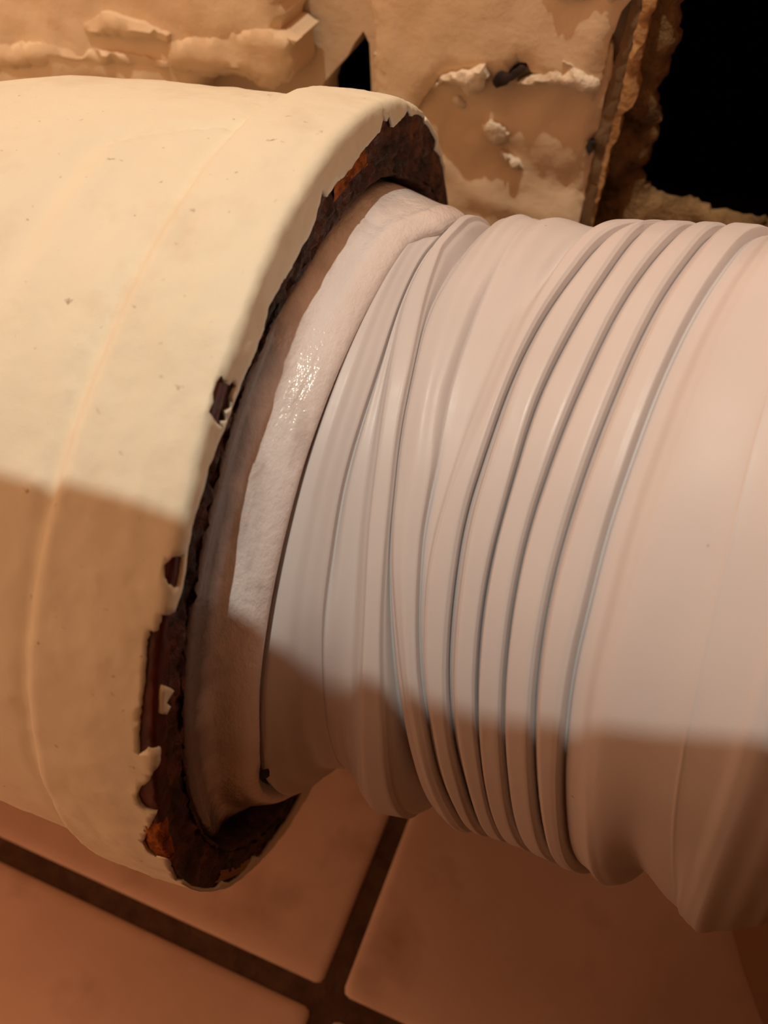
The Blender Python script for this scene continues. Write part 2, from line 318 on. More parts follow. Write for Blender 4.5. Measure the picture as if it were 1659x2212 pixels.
# ------------------------------------------------------------------ floor: grout bed and single tiles
floor = empty('floor')
tag(floor, kind='structure')
FLOOR_ROT = math.radians(-3.2)
GX, GY = 0.0148, -0.0665                 # crossing of two joints seen at the bottom of the photograph
PITCH, JOINT = 0.200, 0.0052
def floor_point(u, v):
    c, s = math.cos(FLOOR_ROT), math.sin(FLOOR_ROT)
    return GX + c * u - s * v, GY + s * u + c * v
bed = []
for u, v in ((-1.0, -1.0), (1.2, -1.0), (1.2, 0.6), (-1.0, 0.6)):
    bed.append(floor_point(u, v))
link('grout_bed', [(x, y, -0.0011) for x, y in bed] + [(x, y, -0.03) for x, y in bed],
     [(0, 1, 2, 3), (7, 6, 5, 4), (0, 4, 5, 1), (1, 5, 6, 2), (2, 6, 7, 3), (3, 7, 4, 0)], M['grout'], floor, smooth=False)
def tile_mesh():
    h = (PITCH - JOINT) / 2
    rings = []
    for inset, z in ((0.0, -0.006), (0.0, -0.0016), (0.0004, -0.0007), (0.0012, -0.0002), (0.003, 0.0)):
        e = h - inset
        r = 0.002
        ring = []
        for cx, cy, a0 in ((1, 1, 0), (-1, 1, 90), (-1, -1, 180), (1, -1, 270)):
            for k in range(3):
                a = math.radians(a0 + 45 * k)
                ring.append((cx * (e - r) + r * math.cos(a), cy * (e - r) + r * math.sin(a), z))
        rings.append(ring)
    v = [p for ring in rings for p in ring]
    n = 12
    f = []
    for i in range(len(rings) - 1):
        for j in range(n):
            f.append((i * n + j, i * n + (j + 1) % n, (i + 1) * n + (j + 1) % n, (i + 1) * n + j))
    f.append(tuple(range((len(rings) - 1) * n, len(rings) * n)))
    return v, f
tv, tf = tile_mesh()
proto_tile = None
for i in range(-3, 3):
    for j in range(-3, 2):
        x, y = floor_point((i + 0.5) * PITCH, (j + 0.5) * PITCH)
        if y + 0.1 > 0.2 + 0.02: continue
        if proto_tile is None:
            t = proto_tile = link('tile', tv, tf, M['tile'], floor)
        else:
            t = proto_tile.copy(); COL.objects.link(t); t.parent = floor
        t.location = (x, y, 0)
        t.rotation_euler = (0, 0, FLOOR_ROT)

# ------------------------------------------------------------------ wall: broken plaster over masonry, with a crack and a hole
def ragged(pts, step, amp, seed):
    out = []
    n = len(pts)
    for i in range(n):
        a, b = Vector(pts[i]), Vector(pts[(i + 1) % n])
        k = max(1, int((b - a).length / step))
        nrm = Vector((-(b - a).y, (b - a).x))
        if nrm.length > 0: nrm.normalize()
        for q in range(k):
            p = a + (b - a) * (q / k)
            p += nrm * amp * fractal(p.x * 0.55, p.y * 0.55, seed, 3)
            out.append((p.x, p.y))
    return out

def inside(poly, x, y):
    c = False
    j = len(poly) - 1
    for i in range(len(poly)):
        xi, yi = poly[i]; xj, yj = poly[j]
        if (yi > y) != (yj > y) and x < (xj - xi) * (y - yi) / (yj - yi) + xi:
            c = not c
        j = i
    return c

def edge_dist(poly, x, y):
    best = 1e9
    j = len(poly) - 1
    for i in range(len(poly)):
        ax, ay = poly[j]; bx, by = poly[i]
        dx, dy = bx - ax, by - ay
        L = dx * dx + dy * dy
        t = 0 if L == 0 else max(0, min(1, ((x - ax) * dx + (y - ay) * dy) / L))
        d = (x - ax - t * dx) ** 2 + (y - ay - t * dy) ** 2
        if d < best: best = d
        j = i
    return math.sqrt(best)

def cdt(outlines, spacing, bounds, margin, seed=1):
    """triangulate a region bounded by outlines[0] with holes outlines[1:]; returns 2D verts, tris, boundary loops"""
    verts, edges, loops = [], [], []
    for poly in outlines:
        s = len(verts)
        verts += [Vector(p) for p in poly]
        edges += [(s + i, s + (i + 1) % len(poly)) for i in range(len(poly))]
        loops.append([s + i for i in range(len(poly))])
    rnd = random.Random(seed)
    x0, y0, x1, y1 = bounds
    ny = int((y1 - y0) / spacing) + 1
    nx = int((x1 - x0) / spacing) + 1
    cand = []
    for j in range(ny):
        for i in range(nx):
            x = x0 + (i + 0.5 * (j % 2) + rnd.uniform(-.15, .15)) * spacing
            y = y0 + (j + rnd.uniform(-.15, .15)) * spacing
            if not inside(outlines[0], x, y): continue
            if any(inside(h, x, y) for h in outlines[1:]): continue
            if min(edge_dist(h, x, y) for h in outlines) < margin: continue
            cand.append(Vector((x, y)))
    verts += cand
    vo, eo, fo, ov, oe, of = delaunay_2d_cdt(verts, edges, [], 0, 1e-5)
    tris = []
    for f in fo:
        cx = sum(vo[i].x for i in f) / len(f); cy = sum(vo[i].y for i in f) / len(f)
        if inside(outlines[0], cx, cy) and not any(inside(h, cx, cy) for h in outlines[1:]):
            tris.append(tuple(f))
    return vo, tris

def boundary_edges(tris):
    cnt = {}
    for t in tris:
        for i in range(len(t)):
            a, b = t[i], t[(i + 1) % len(t)]
            k = (min(a, b), max(a, b))
            cnt.setdefault(k, []).append((a, b))
    return [v[0] for v in cnt.values() if len(v) == 1]

def slab(name, outline, y_front, thick, material, parent, spacing=2.0, amp=0.8, freq=0.12, rag=0.5, tilt=0.0, roundness=1.2, seed=0, holes=(), zfreq=1.0, step=1.0):
    """a plate of wall material: outline in mm on the wall plane, real thickness, rough front"""
    out = ragged(outline, step, rag, seed)
    hl = [ragged(h, step, rag, seed + 3) for h in holes]
    xs = [p[0] for p in out]; zs = [p[1] for p in out]
    zc = sum(zs) / len(zs)
    vo, tris = cdt([out] + hl, spacing, (min(xs), min(zs), max(xs), max(zs)), spacing * 0.45, seed)
    # orientation: x right, z up, seen from -y: counter-clockwise faces the viewer
    t2 = []
    for t in tris:
        a, b, c = (vo[i] for i in t[:3])
        if (b.x - a.x) * (c.y - a.y) - (b.y - a.y) * (c.x - a.x) < 0: t = tuple(reversed(t))
        t2.append(t)
    tris = t2
    verts = []
    for v in vo:
        d = min(edge_dist(h, v.x, v.y) for h in [out] + hl)
        e = max(0.0, 1 - d / roundness) if roundness > 0 else 0
        y = y_front * 1000 - amp * fractal(v.x * freq, v.y * freq * zfreq, seed * 3.1, 4) + e * e * roundness * 0.8 + tilt * (v.y - zc)
        verts.append((v.x * .001, y * .001, v.y * .001 + AXIS_Z))
    nv = len(verts)
    verts += [(v.x * .001, y_front + thick, v.y * .001 + AXIS_Z) for v in vo]
    faces = list(tris)
    for a, b in boundary_edges(tris):
        faces.append((b, a, a + nv, b + nv))
    o = link(name, verts, faces, material, parent)
    try:
        o.data.set_sharp_from_angle(angle=math.radians(50))
    except Exception:
        pass
    return o

wall = slab('wall_back', [(-800, -109), (900, -109), (900, 900), (-800, 900)], 0.1005, 0.012, M['plaster'], None,
            spacing=12, amp=0.8, freq=0.05, rag=0.0, roundness=0.0, holes=(OUT_VOID, OUT_CRACK), step=4.0, seed=2)
tag(wall, kind='structure')
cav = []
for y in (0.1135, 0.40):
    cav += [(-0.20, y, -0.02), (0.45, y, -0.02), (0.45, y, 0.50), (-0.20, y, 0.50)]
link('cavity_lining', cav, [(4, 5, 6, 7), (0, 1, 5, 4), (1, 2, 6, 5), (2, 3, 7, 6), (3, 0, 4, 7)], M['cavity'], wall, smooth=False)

slab('plaster_layer', OUT_PLASTER_CHUNK, 0.0840, 0.015, M['plaster'], wall, spacing=2.2, amp=1.5, freq=0.06, rag=0.8, roundness=2.0, seed=5)
slab('plaster_flake', OUT_CHUNK_FLAKE1, 0.0826, 0.004, M['plaster'], wall, spacing=1.6, amp=0.7, rag=0.6, tilt=-0.10, seed=6)
slab('plaster_flake', OUT_CHUNK_FLAKE2, 0.0828, 0.004, M['plaster'], wall, spacing=1.8, amp=1.1, freq=0.09, rag=0.6, tilt=-0.03, seed=7)
slab('plaster_flake', OUT_CHUNK_FLAKE3, 0.0830, 0.004, M['plaster'], wall, spacing=1.8, amp=0.9, rag=0.6, tilt=-0.06, seed=8)
slab('masonry_block', OUT_BLOCK_UPPER, 0.0925, 0.010, M['plaster'], wall, spacing=2.2, amp=0.7, freq=0.06, rag=0.5, roundness=1.5, seed=9)
slab('masonry_block', OUT_BLOCK_LOWER, 0.0950, 0.010, M['plaster'], wall, spacing=2.0, amp=1.6, freq=0.085, rag=0.4, roundness=1.2, seed=10)
for nm, ol, yf, tl in (('a', OUT_CHIP1, .0905, -.22), ('b', OUT_CHIP2, .0915, -.22), ('c', OUT_CHIP3, .0925, -.25), ('d', OUT_CHIP4, .0930, -.25), ('e', OUT_CHIP5, .0940, -.2), ('f', OUT_CHIP6, .0908, -.15)):
    slab('plaster_chip', ol, yf, 0.008, M['chip'], wall, spacing=1.0, amp=0.9, freq=0.25, rag=0.8, tilt=tl, roundness=1.2, seed=ord(nm), step=0.7)
slab('nick_shade', OUT_NICK, 0.0918, 0.004, M['grit'], wall, spacing=1.0, amp=0.3, freq=0.3, rag=0.5, roundness=0.3, seed=31, step=0.7)  # dark plate stands in for the shade inside a wall nick
slab('nick_shade', OUT_NICK2, 0.0935, 0.004, M['grit'], wall, spacing=1.0, amp=0.3, freq=0.3, rag=0.4, roundness=0.3, seed=32, step=0.7)
slab('edge_strip', OUT_STRIP_GREY, 0.0955, 0.006, M['strip'], wall, spacing=2.0, amp=0.4, rag=0.25, roundness=0.8, seed=21)
slab('edge_strip', OUT_STRIP_AMBER, 0.0945, 0.008, M['amber'], wall, spacing=1.6, amp=0.8, rag=0.5, roundness=1.0, seed=22)
slab('rubble_edge', OUT_RUBBLE, 0.1045, 0.006, M['rubble'], wall, spacing=1.8, amp=2.6, freq=0.11, rag=1.3, roundness=3.0, seed=23)

side = link('fill_block_wall', [(0.46, -1.2, 0), (0.46, 0.1, 0), (0.46, 0.1, 1.6), (0.46, -1.2, 1.6), (0.56, -1.2, 0), (0.56, 0.1, 0), (0.56, 0.1, 1.6), (0.56, -1.2, 1.6)],
            [(3, 2, 1, 0), (4, 5, 6, 7), (0, 1, 5, 4), (1, 2, 6, 5), (2, 3, 7, 6), (3, 0, 4, 7)], M['strip'], None, smooth=False)
tag(side, kind='structure')  # unseen wall added to hold back ambient light on the right

# ------------------------------------------------------------------ cast-iron soil pipe with its cream paint
RO = 0.0755
def pipe_radius(x, deg):
    """outer radius of the painted socket (m) at axial position x and angle"""
    seam = -0.0148 - 0.0042 * ramp(deg, 100, 170)
    r = lerp_table((-0.36, -0.12, -0.0817, -0.062, -0.047, -0.030, -0.022), (0.064, 0.065, 0.0672, 0.0716, 0.0727, 0.0733, 0.0736), x)
    bead = -0.031 + 0.022 * ramp(deg, 97, 84)
    r += 0.0005 * math.exp(-((x - bead) / 0.0022) ** 2) * ramp(deg, 128, 105)
    r -= 0.0007 * math.exp(-((x - bead + 0.0035) / 0.0025) ** 2) * ramp(deg, 128, 105)
    t = ramp(x, seam - 0.0022, seam + 0.0008)
    collar = RO + 0.0003 * math.exp(-((x + 0.008) / 0.005) ** 2)
    r = r * (1 - t) + collar * t
    r -= 0.0004 * math.exp(-((x - seam + 0.0020) / 0.0013) ** 2)
    return r

def pipe_point(deg, u, lift=0.0):
    """u < 0: on the barrel (distance from the rim); u > 0: on the end face (distance from the outer edge)"""
    a = math.radians(deg)
    rc = 0.0008
    wob = 0.0003 * nz(math.cos(a) * 5, math.sin(a) * 5, 2.0)
    if u <= -rc:
        x, r = u, pipe_radius(u, deg); nx, nr = 0, 1
    elif u >= rc:
        x, r = -0.0002 * min(1, (u - rc) / .004), RO - u; nx, nr = 1, 0
    else:
        th = (u + rc) / (2 * rc) * PI / 2
        x, r = -rc + rc * math.sin(th), RO - rc + rc * math.cos(th); nx, nr = math.sin(th), math.cos(th)
    x += wob * ramp(u, -0.02, 0)
    x -= 0.0004 * ramp(u, -0.012, 0.0) * (1 - min(1.0, max(0.0, u) / 0.0045))   # the lip is slightly dished outwards
    x += nx * lift; r += nr * lift
    return (x, r * math.cos(a), r * math.sin(a) + AXIS_Z)

pipe = empty('soil_pipe', (0, 0, 0))
tag(pipe, 'thick cream painted iron soil pipe with rusty chipped rim, lying left of the white connector', 'pipe')

def bore_shift(deg):
    """rust scale makes the bore narrower along the top of the rim"""
    d = deg % 360
    return 0.0042 * ramp(d, 30, 60) * (1 - ramp(d, 96, 122))

def build_iron():
    us = [-0.35, -0.2, -0.12, -0.09] + [-0.08 + i * 0.004 for i in range(12)] + [-0.032 + i * 0.001 for i in range(31)] + [-0.0006, 0, 0.0006, 0.0013] + [0.002 + 0.0007 * i for i in range(14)]
    us = [u for i, u in enumerate(us) if i == 0 or u > us[i - 1]]
    n = 420
    v, f = [], []
    rows = 0
    for u in us:
        for j in range(n):
            deg = 360 * j / n
            x, y, z = pipe_point(deg, u, -0.0004)
            k = ramp(u, 0.0, 0.003)
            d = 0.0008 * fractal(deg * 0.5, u * 700, 3.0, 4) * (0.3 + k)
            lim = 0.0068 + bore_shift(deg)
            if u > lim:
                x, y, z = pipe_point(deg, lim, -0.0004)
            v.append((x + d * k - 0.0002 * k, y, z))
        rows += 1
    for x, r in ((-0.0006, 0.0681), (-0.0014, 0.0677), (-0.004, 0.0676), (-0.008, 0.0676), (-0.013, 0.0676), (-0.02, 0.0676), (-0.05, 0.066), (-0.35, 0.060)):
        for j in range(n):
            a = 2 * PI * j / n
            rr = r + 0.0006 * fractal(j * 0.12, x * 300, 9.0, 3) - bore_shift(360 * j / n)
            v.append((x, rr * math.cos(a), rr * math.sin(a) + AXIS_Z))
        rows += 1
    for i in range(rows - 1):
        for j in range(n):
            f.append((i * n + j, i * n + (j + 1) % n, (i + 1) * n + (j + 1) % n, (i + 1) * n + j))
    return link('iron_body', v, f, M['rust'], pipe)
tag(build_iron(), 'dark rusty iron showing at the broken rim')

def build_paint():
    R_ = RO * 1000 * PI / 180              # mm per degree at the rim
    edge = []
    for a, u in PAINT_EDGE:
        edge.append((a * R_, u))
    # the part of the rim behind the pipe, not seen: a fairly straight edge
    hidden = []
    aend, a0 = PAINT_EDGE[-1][0], PAINT_EDGE[0][0] + 360
    d = aend + 6
    while d < a0 - 5:
        hidden.append((d * R_, 2.4 + 1.6 * nz(d * 0.12, 4.0)))
        d += 3
    raw = edge + hidden
    S0, S1 = PAINT_EDGE[0][0] * R_, a0 * R_
    line = []
    for i in range(len(raw)):
        p = Vector(raw[i]); q = Vector(raw[i + 1]) if i + 1 < len(raw) else Vector((S1, raw[0][1]))
        k = max(1, int((q - p).length / 0.5))
        nrm = Vector((-(q - p).y, (q - p).x)).normalized()
        for m in range(k):
            w = p + (q - p) * (m / k)
            if 0 < m: w += nrm * 0.16 * fractal(w.x * 1.3, w.y * 1.3, 1.0, 2)
            line.append((w.x, w.y))
    line.append((S1, raw[0][1]))
    left = -340.0
    # side seams sampled so both sides match
    seam_us = []
    u = raw[0][1]
    while u > -40: seam_us.append(u); u -= 2.0
    while u > left: seam_us.append(u); u -= 12.0
    poly = line + [(S1, u) for u in seam_us[1:]] + [(S1, left)]
    k = 60
    poly += [(S1 + (S0 - S1) * i / k, left) for i in range(1, k)]
    poly += [(S0, left)] + [(S0, u) for u in reversed(seam_us[1:])]
    holes = [[(a * R_, u) for a, u in h] for h in CHIP_HOLES]
    holes = [ragged(h, 0.4, 0.10, 7) for h in holes]
    # interior points on a graded grid
    verts, edges = [], []
    for pl in [poly] + holes:
        s = len(verts)
        verts += [Vector(p) for p in pl]
        edges += [(s + i, s + (i + 1) % len(pl)) for i in range(len(pl))]
    rnd = random.Random(3)
    rows = []
    u = 8.0
    while u > -44: rows.append((u, 1.0 if u > -24 else 1.6)); u -= 0.8 if u > -24 else 1.6
    while u > left + 3: rows.append((u, 4.0)); u -= 4.0 if u > -100 else 12
    near = [p for p in line]
    import bisect
    key = sorted(near)
    for u, sp in rows:
        x = S0 + sp * 0.6
        while x < S1 - sp * 0.5:
            px, pu = x + rnd.uniform(-.2, .2) * sp, u + rnd.uniform(-.15, .15) * min(sp, 1.0)
            ok = True
            if u > -5:
                i0 = bisect.bisect_left(key, (px - 4, -99)); i1 = bisect.bisect_right(key, (px + 4, 99))
                if any((q[0] - px) ** 2 + (q[1] - pu) ** 2 < 0.16 for q in key[i0:i1]): ok = False
                if ok and not inside(poly, px, pu): ok = False
                if ok and any(inside(h, px, pu) or edge_dist(h, px, pu) < 0.3 for h in holes): ok = False
            if ok: verts.append(Vector((px, pu)))
            x += sp
    vo, eo, fo, _, _, _ = delaunay_2d_cdt(verts, edges, [], 0, 1e-5)
    tris = []
    for f in fo:
        cx = sum(vo[i].x for i in f) / len(f); cy = sum(vo[i].y for i in f) / len(f)
        if cy > -6:
            if not inside(poly, cx, cy) or any(inside(h, cx, cy) for h in holes): continue
        a, b, c = (vo[i] for i in f[:3])
        if (b.x - a.x) * (c.y - a.y) - (b.y - a.y) * (c.x - a.x) > 0: f = list(reversed(f))
        tris.append(tuple(f))
    pts = []
    for p in vo:
        deg = p.x / R_
        a = math.radians(deg)
        lump = 0.00016 * fractal(math.cos(a) * 22, math.sin(a) * 22, p.y * 0.30, 3) + 0.0002 * nz(math.cos(a) * 8, math.sin(a) * 8, p.y * 0.1)
        # brush lumps on the lower left
        c = nz(math.cos(a) * 30, math.sin(a) * 30, p.y * 0.4 + 5)
        if p.y < -3: lump += 0.0006 * max(0, c - 0.42)
        pts.append(pipe_point(deg, p.y * .001, lump + 0.0002))
    # outside = away from the axis
    o = link('paint_coat', pts, tris, M['paint'], pipe)
    sm = o.modifiers.new('thickness', 'SOLIDIFY'); sm.thickness = 0.0006; sm.offset = -1
    o.data.update()
    # check the winding once
    pl = o.data.polygons[len(o.data.polygons) // 2]
    c = pl.center; rad = Vector((0, c.y, c.z - AXIS_Z))
    if pl.normal.dot(rad) < 0: o.data.flip_normals()
    # island of paint left inside the long chip
    isl = ragged([(a * R_, u) for a, u in PAINT_ISLAND], 0.5, 0.1, 3)
    v2, t2 = cdt([isl], 0.5, (min(p[0] for p in isl), min(p[1] for p in isl), max(p[0] for p in isl), max(p[1] for p in isl)), 0.2, 2)
    nv = len(v2)
    pp = [pipe_point(p.x / R_, p.y * .001, 0.0003) for p in v2] + [pipe_point(p.x / R_, p.y * .001, -0.0005) for p in v2]
    tt = []
    for f in t2:
        a, b, c = (v2[i] for i in f[:3])
        if (b.x - a.x) * (c.y - a.y) - (b.y - a.y) * (c.x - a.x) > 0: f = tuple(reversed(f))
        tt.append(f)
    tt2 = [tuple(reversed(f)) for f in tt] 
    ff = tt2 + [(b, a, a + nv, b + nv) for a, b in boundary_edges(tt2)]
    link('paint_flake', pp, ff, M['paint'], pipe)
    return o
tag(build_paint(), 'old cream paint coat, peeling at the rim')

def patch(name, degs, us, lift, material, seed):
    """small crust of corrosion lying on the rim"""
    n, m = 22, 14
    v, f = [], []
    for i in range(n):
        for j in range(m):
            s, t = i / (n - 1) * 2 - 1, j / (m - 1) * 2 - 1
            rr = math.hypot(s, t)
            ang = math.atan2(t, s)
            k = 1 + 0.25 * nz(math.cos(ang) * 2, math.sin(ang) * 2, seed)
            deg = (degs[0] + degs[1]) / 2 + s * k * (degs[1] - degs[0]) / 2
            u = (us[0] + us[1]) / 2 + t * k * (us[1] - us[0]) / 2
            h = lift * max(0.0, 1 - max(abs(s), abs(t)) ** 2) * (0.7 + 0.5 * fractal(deg * 1.3, u * 1.5, seed, 3)) - 0.0003
            v.append(pipe_point(deg, u * .001, h))
    for i in range(n - 1):
        for j in range(m - 1):
            f.append((i * m + j, (i + 1) * m + j, (i + 1) * m + j + 1, i * m + j + 1))
    o = link(name, v, f, material, pipe)
    return o
tag(patch('rust_crust', (170.0, 178.5), (-3.4, 1.6), 0.0012, M['bright_rust'], 2.0), 'bright orange rust crust')
patch('rust_crust', (200, 216), (1.6, 3.6), 0.0006, M['amber'], 5.0)
patch('rust_crust', (80, 92), (5.2, 8.0), 0.0010, M['bright_rust'], 8.0)
stain = patch('rust_stain', (90.2, 91.6), (-13.6, -10.6), 0.00045, M['amber'], 11.0)
# bare red-brown metal where the paint has come off in long chips
def bare_metal():
    n, m = 140, 24
    v, f = [], []
    for i in range(n):
        deg = 118 + (172 - 118) * i / (n - 1)
        for j in range(m):
            u = -4.5 + j * 0.32
            v.append(pipe_point(deg, u * .001, -0.00028 + 0.00010 * fractal(deg * 0.8, u * 1.2, 4.0, 3)))
    for i in range(n - 1):
        for j in range(m - 1):
            f.append((i * m + j, (i + 1) * m + j, (i + 1) * m + j + 1, i * m + j + 1))
    return link('bare_metal', v, f, M['bare'], pipe)
tag(bare_metal(), 'dark red bare metal in the paint chips')

# ------------------------------------------------------------------ white flexible connector
R0 = 0.0570
KS = [0, .012, .024, .036, .048, .060]
VY = [.05, .07, .05, .0, -.16, -.27]
VZ = [.0, .10, .14, .17, .22, .28]
DS = 0.0005
S_MIN = -0.03
def build_axis():
    n = int(0.24 / DS) + 1
    s = [S_MIN + DS * i for i in range(n)]
    w = [0.5 - 0.5 * math.cos(2 * PI * k / 24) for k in range(25)]; tw = sum(w)
    def sm(tab):
        raw = [lerp_table(KS, tab, q) for q in s]
        return [sum(w[k] * raw[min(n - 1, max(0, i + k - 12))] for k in range(25)) / tw for i in range(n)]
    dy, dz = sm(VY), sm(VZ)
    d = [Vector((1, a, b)).normalized() for a, b in zip(dy, dz)]
    c = [Vector((0, 0, 0))]
    for i in range(1, n): c.append(c[-1] + (d[i] + d[i - 1]) * (DS / 2))
    i0 = int(round(-S_MIN / DS))
    off = Vector((.004, .0014, .0005 + AXIS_Z)) - c[i0]
    return [p + off for p in c], d
AX_C, AX_D = build_axis()
def frame(s):
    q = min(len(AX_C) - 1.001, max(0, (s - S_MIN) / DS))
    i = int(q); t = q - i
    c = AX_C[i].lerp(AX_C[i + 1], t)
    d = AX_D[i].lerp(AX_D[i + 1], t).normalized()
    u = Vector((0, 1, 0)) - d * d.y
    u.normalize()
    return c, d, u, d.cross(u)
def conn_point(s, deg, r):
    c, d, u, v = frame(s)
    a = math.radians(deg)
    return c + (u * math.cos(a) + v * math.sin(a)) * r
def curve(name, deg):
    t = CURVES[name]
    q = (deg % 360) / 5.0
    i = int(q); f = q - i
    p0, p1, p2, p3 = (t[(i + k) % 72] for k in (-1, 0, 1, 2))
    return 1e-5 * (p1 + 0.5 * f * (p2 - p0 + f * (2 * p0 - 5 * p1 + 4 * p2 - p3 + f * (3 * (p1 - p2) + p3 - p0))))

def nodes_at(deg):
    """profile of the connector at one angle: (segment, position mm, height mm, crease?)"""
    g = {}
    order = ['A', 'B', 'R1', 'E2', 'L3', 'E3', 'F1', 'C2', 'C3', 'C4', 'C5', 'C6']
    gap = {'A': 0, 'B': 2.6, 'R1': 0.9, 'E2': 2.2, 'L3': 0.35, 'E3': 3.0, 'F1': 0.9, 'C2': 2.4, 'C3': 2.6, 'C4': 2.6, 'C5': 2.6, 'C6': 2.6, 'PL': 8.0, 'PL2': 2.0, 'FS': 1.2}
    prev = None
    for k in order:
        x = curve(k, deg) * 1000
        if prev is not None: x = max(x, prev + gap[k])
        g[k] = x; prev = x
    g['FS'] = max(curve('FS', deg) * 1000, prev + 13.0)
    g['PL'] = max(min(curve('PL', deg) * 1000, g['FS'] - 2.6), prev + 9.0)
    d = deg % 360
    back = max(ramp(d, 215, 245) * (1 - ramp(d, 395, 420)), 1 - ramp(d, 25, 60))   # unseen rear half
    topv = (1 - ramp(d, 84, 106)) * (ramp(d, 20, 50))
    low = ramp(d, 145, 186)
    N = []
    A, B, R1, E2, L3, E3, F1 = (g[k] for k in order[:7])
    N += [('rib', A - 3.0, -6.0, 0), ('rib', A - 0.7, -3.0, 0), ('rib', A, -2.6, 1)]
    wB = B - A
    N += [('rib1', A + 0.6, -0.5 + 1.2 * low, 0), ('rib1', A + min(1.8, .35 * wB), 0.45 + 0.8 * low, 0), ('rib1', A + .42 * wB, 0.40 - 2.2 * low, 0),
          ('rib1', A + wB * 0.66, -0.25 - 4.9 * low, 0), ('rib1', B - 0.25, -1.1 - 4.7 * low, 0)]
    N += [('rib1', B, -2.4 * (1 - low) * (1 - 0.5 * ramp(d, 138, 158)) - 0.3 - 5.6 * low, 1)]
    v = -1.5 - 0.5 * ramp(d, 120, 150) - 1.0 * low
    wv = R1 - B
    N += [('rib2', B + wv * 0.30, v * 0.85 - 2.6 * low, 0), ('rib2', B + wv * 0.70, v, 0), ('rib2', R1, -0.30 - 0.5 * low, 0), ('rib2', R1 + 0.22 * (E2 - R1), 0.40, 0),
          ('rib2', E2 - 0.35, 0.25, 0)]
    gp = L3 - E2
    cd = -1.3 - min(3.6, 0.62 * gp)
    N += [('rib2', E2 + 0.12, -0.7, 0), ('rib2', E2 + 0.45 * gp, cd, 1)]
    w3 = E3 - L3
    N += [('rib3', L3 - 0.05 * gp, -0.8, 0), ('rib3', L3 + 0.7, 0.0, 0), ('rib3', L3 + 0.50 * w3, 0.45 + 0.2 * topv, 0)]
    up = 1 - ramp(d, 118, 131)
    N += [('rib3', E3 - 0.3 - 1.2 * up, 0.05, 0), ('rib3', E3 + 0.2 * up, -1.8 * (1 - up) - (1.3 - 0.9 * topv) * up, 1)]
    g2 = F1 - E3
    N += [('rib4', E3 + 0.3 * g2, -1.1 * (1 - up) - (1.4 - 1.6 * topv) * up, 0), ('rib4', E3 + 0.72 * g2, -0.8 * (1 - up) - (1.4 - 0.2 * topv) * up, 0), ('rib4', F1 - 0.5 * up, -0.15 - .6 * up - 1.9 * topv, 0), ('rib4', F1 + 0.6 + 1.0 * up, 0.08, 0)]
    names = ['C2', 'C3', 'C4', 'C5', 'C6']
    for i, k in enumerate(names):
        C = g[k]
        seg = 'rib%d' % (4 + i)
        nseg = 'rib%d' % (5 + i) if k != 'C6' else 'socket'
        if k != 'C6':
            N += [(seg, C - 0.8, 0.14, 0), (seg, C - 0.12, -0.30, 0), (seg, C, -3.4, 1),
                  (nseg, C + 0.26, -1.55, 0), (nseg, C + 1.0, -1.05, 0), (nseg, C + 1.7, -0.10, 0), (nseg, C + 2.3, 0.18, 0)]
        else:
            N += [(seg, C - 1.2, 0.05, 0), (seg, C - 0.3, -0.2, 0), (seg, C, -2.5, 1),
                  (nseg, C + 0.8, -1.55, 0), (nseg, C + 2.2, -1.25, 0), (nseg, C + 4.0, -0.3, 0), (nseg, C + 5.4, -1.1 * ramp(d, 158, 192) * (1 - ramp(d, 250, 300)), 0)]
    PL, FS = g['PL'], g['FS']
    lo = ramp(d, 158, 192) * (1 - ramp(d, 250, 300))
    waist = -0.5 - 4.6 * lo
    ws = min(max(FS - 9.0, g['C6'] + 6.6), PL - 0.8)
    tp = (PL - ws) / (FS - ws)
    hp = waist + (-0.1 - 0.6 * lo - waist) * tp ** 1.3
    N += [('socket', ws, waist, 0)]
    N += [('socket', PL - 0.35, hp - 0.12 * lo, 0), ('socket', PL, hp + 0.10 * (1 - lo), 0), ('socket', PL + 0.35, hp + 0.12 * lo, 0)]
    N += [('socket', FS - 1.6, -0.4 - 1.0 * lo, 0), ('socket', FS, -0.1 - 0.6 * lo, 0), ('socket', FS + 1.2, -0.25, 0), ('socket', FS + 4.5, -2.2, 0), ('socket', FS + 8, -4.6, 0),
          ('socket', FS + 10, -6.2, 0), ('socket', FS + 10.6, -7.4, 0), ('socket', FS + 10.0, -8.6, 0), ('socket', FS + 5, -9.4, 0)]
    return N

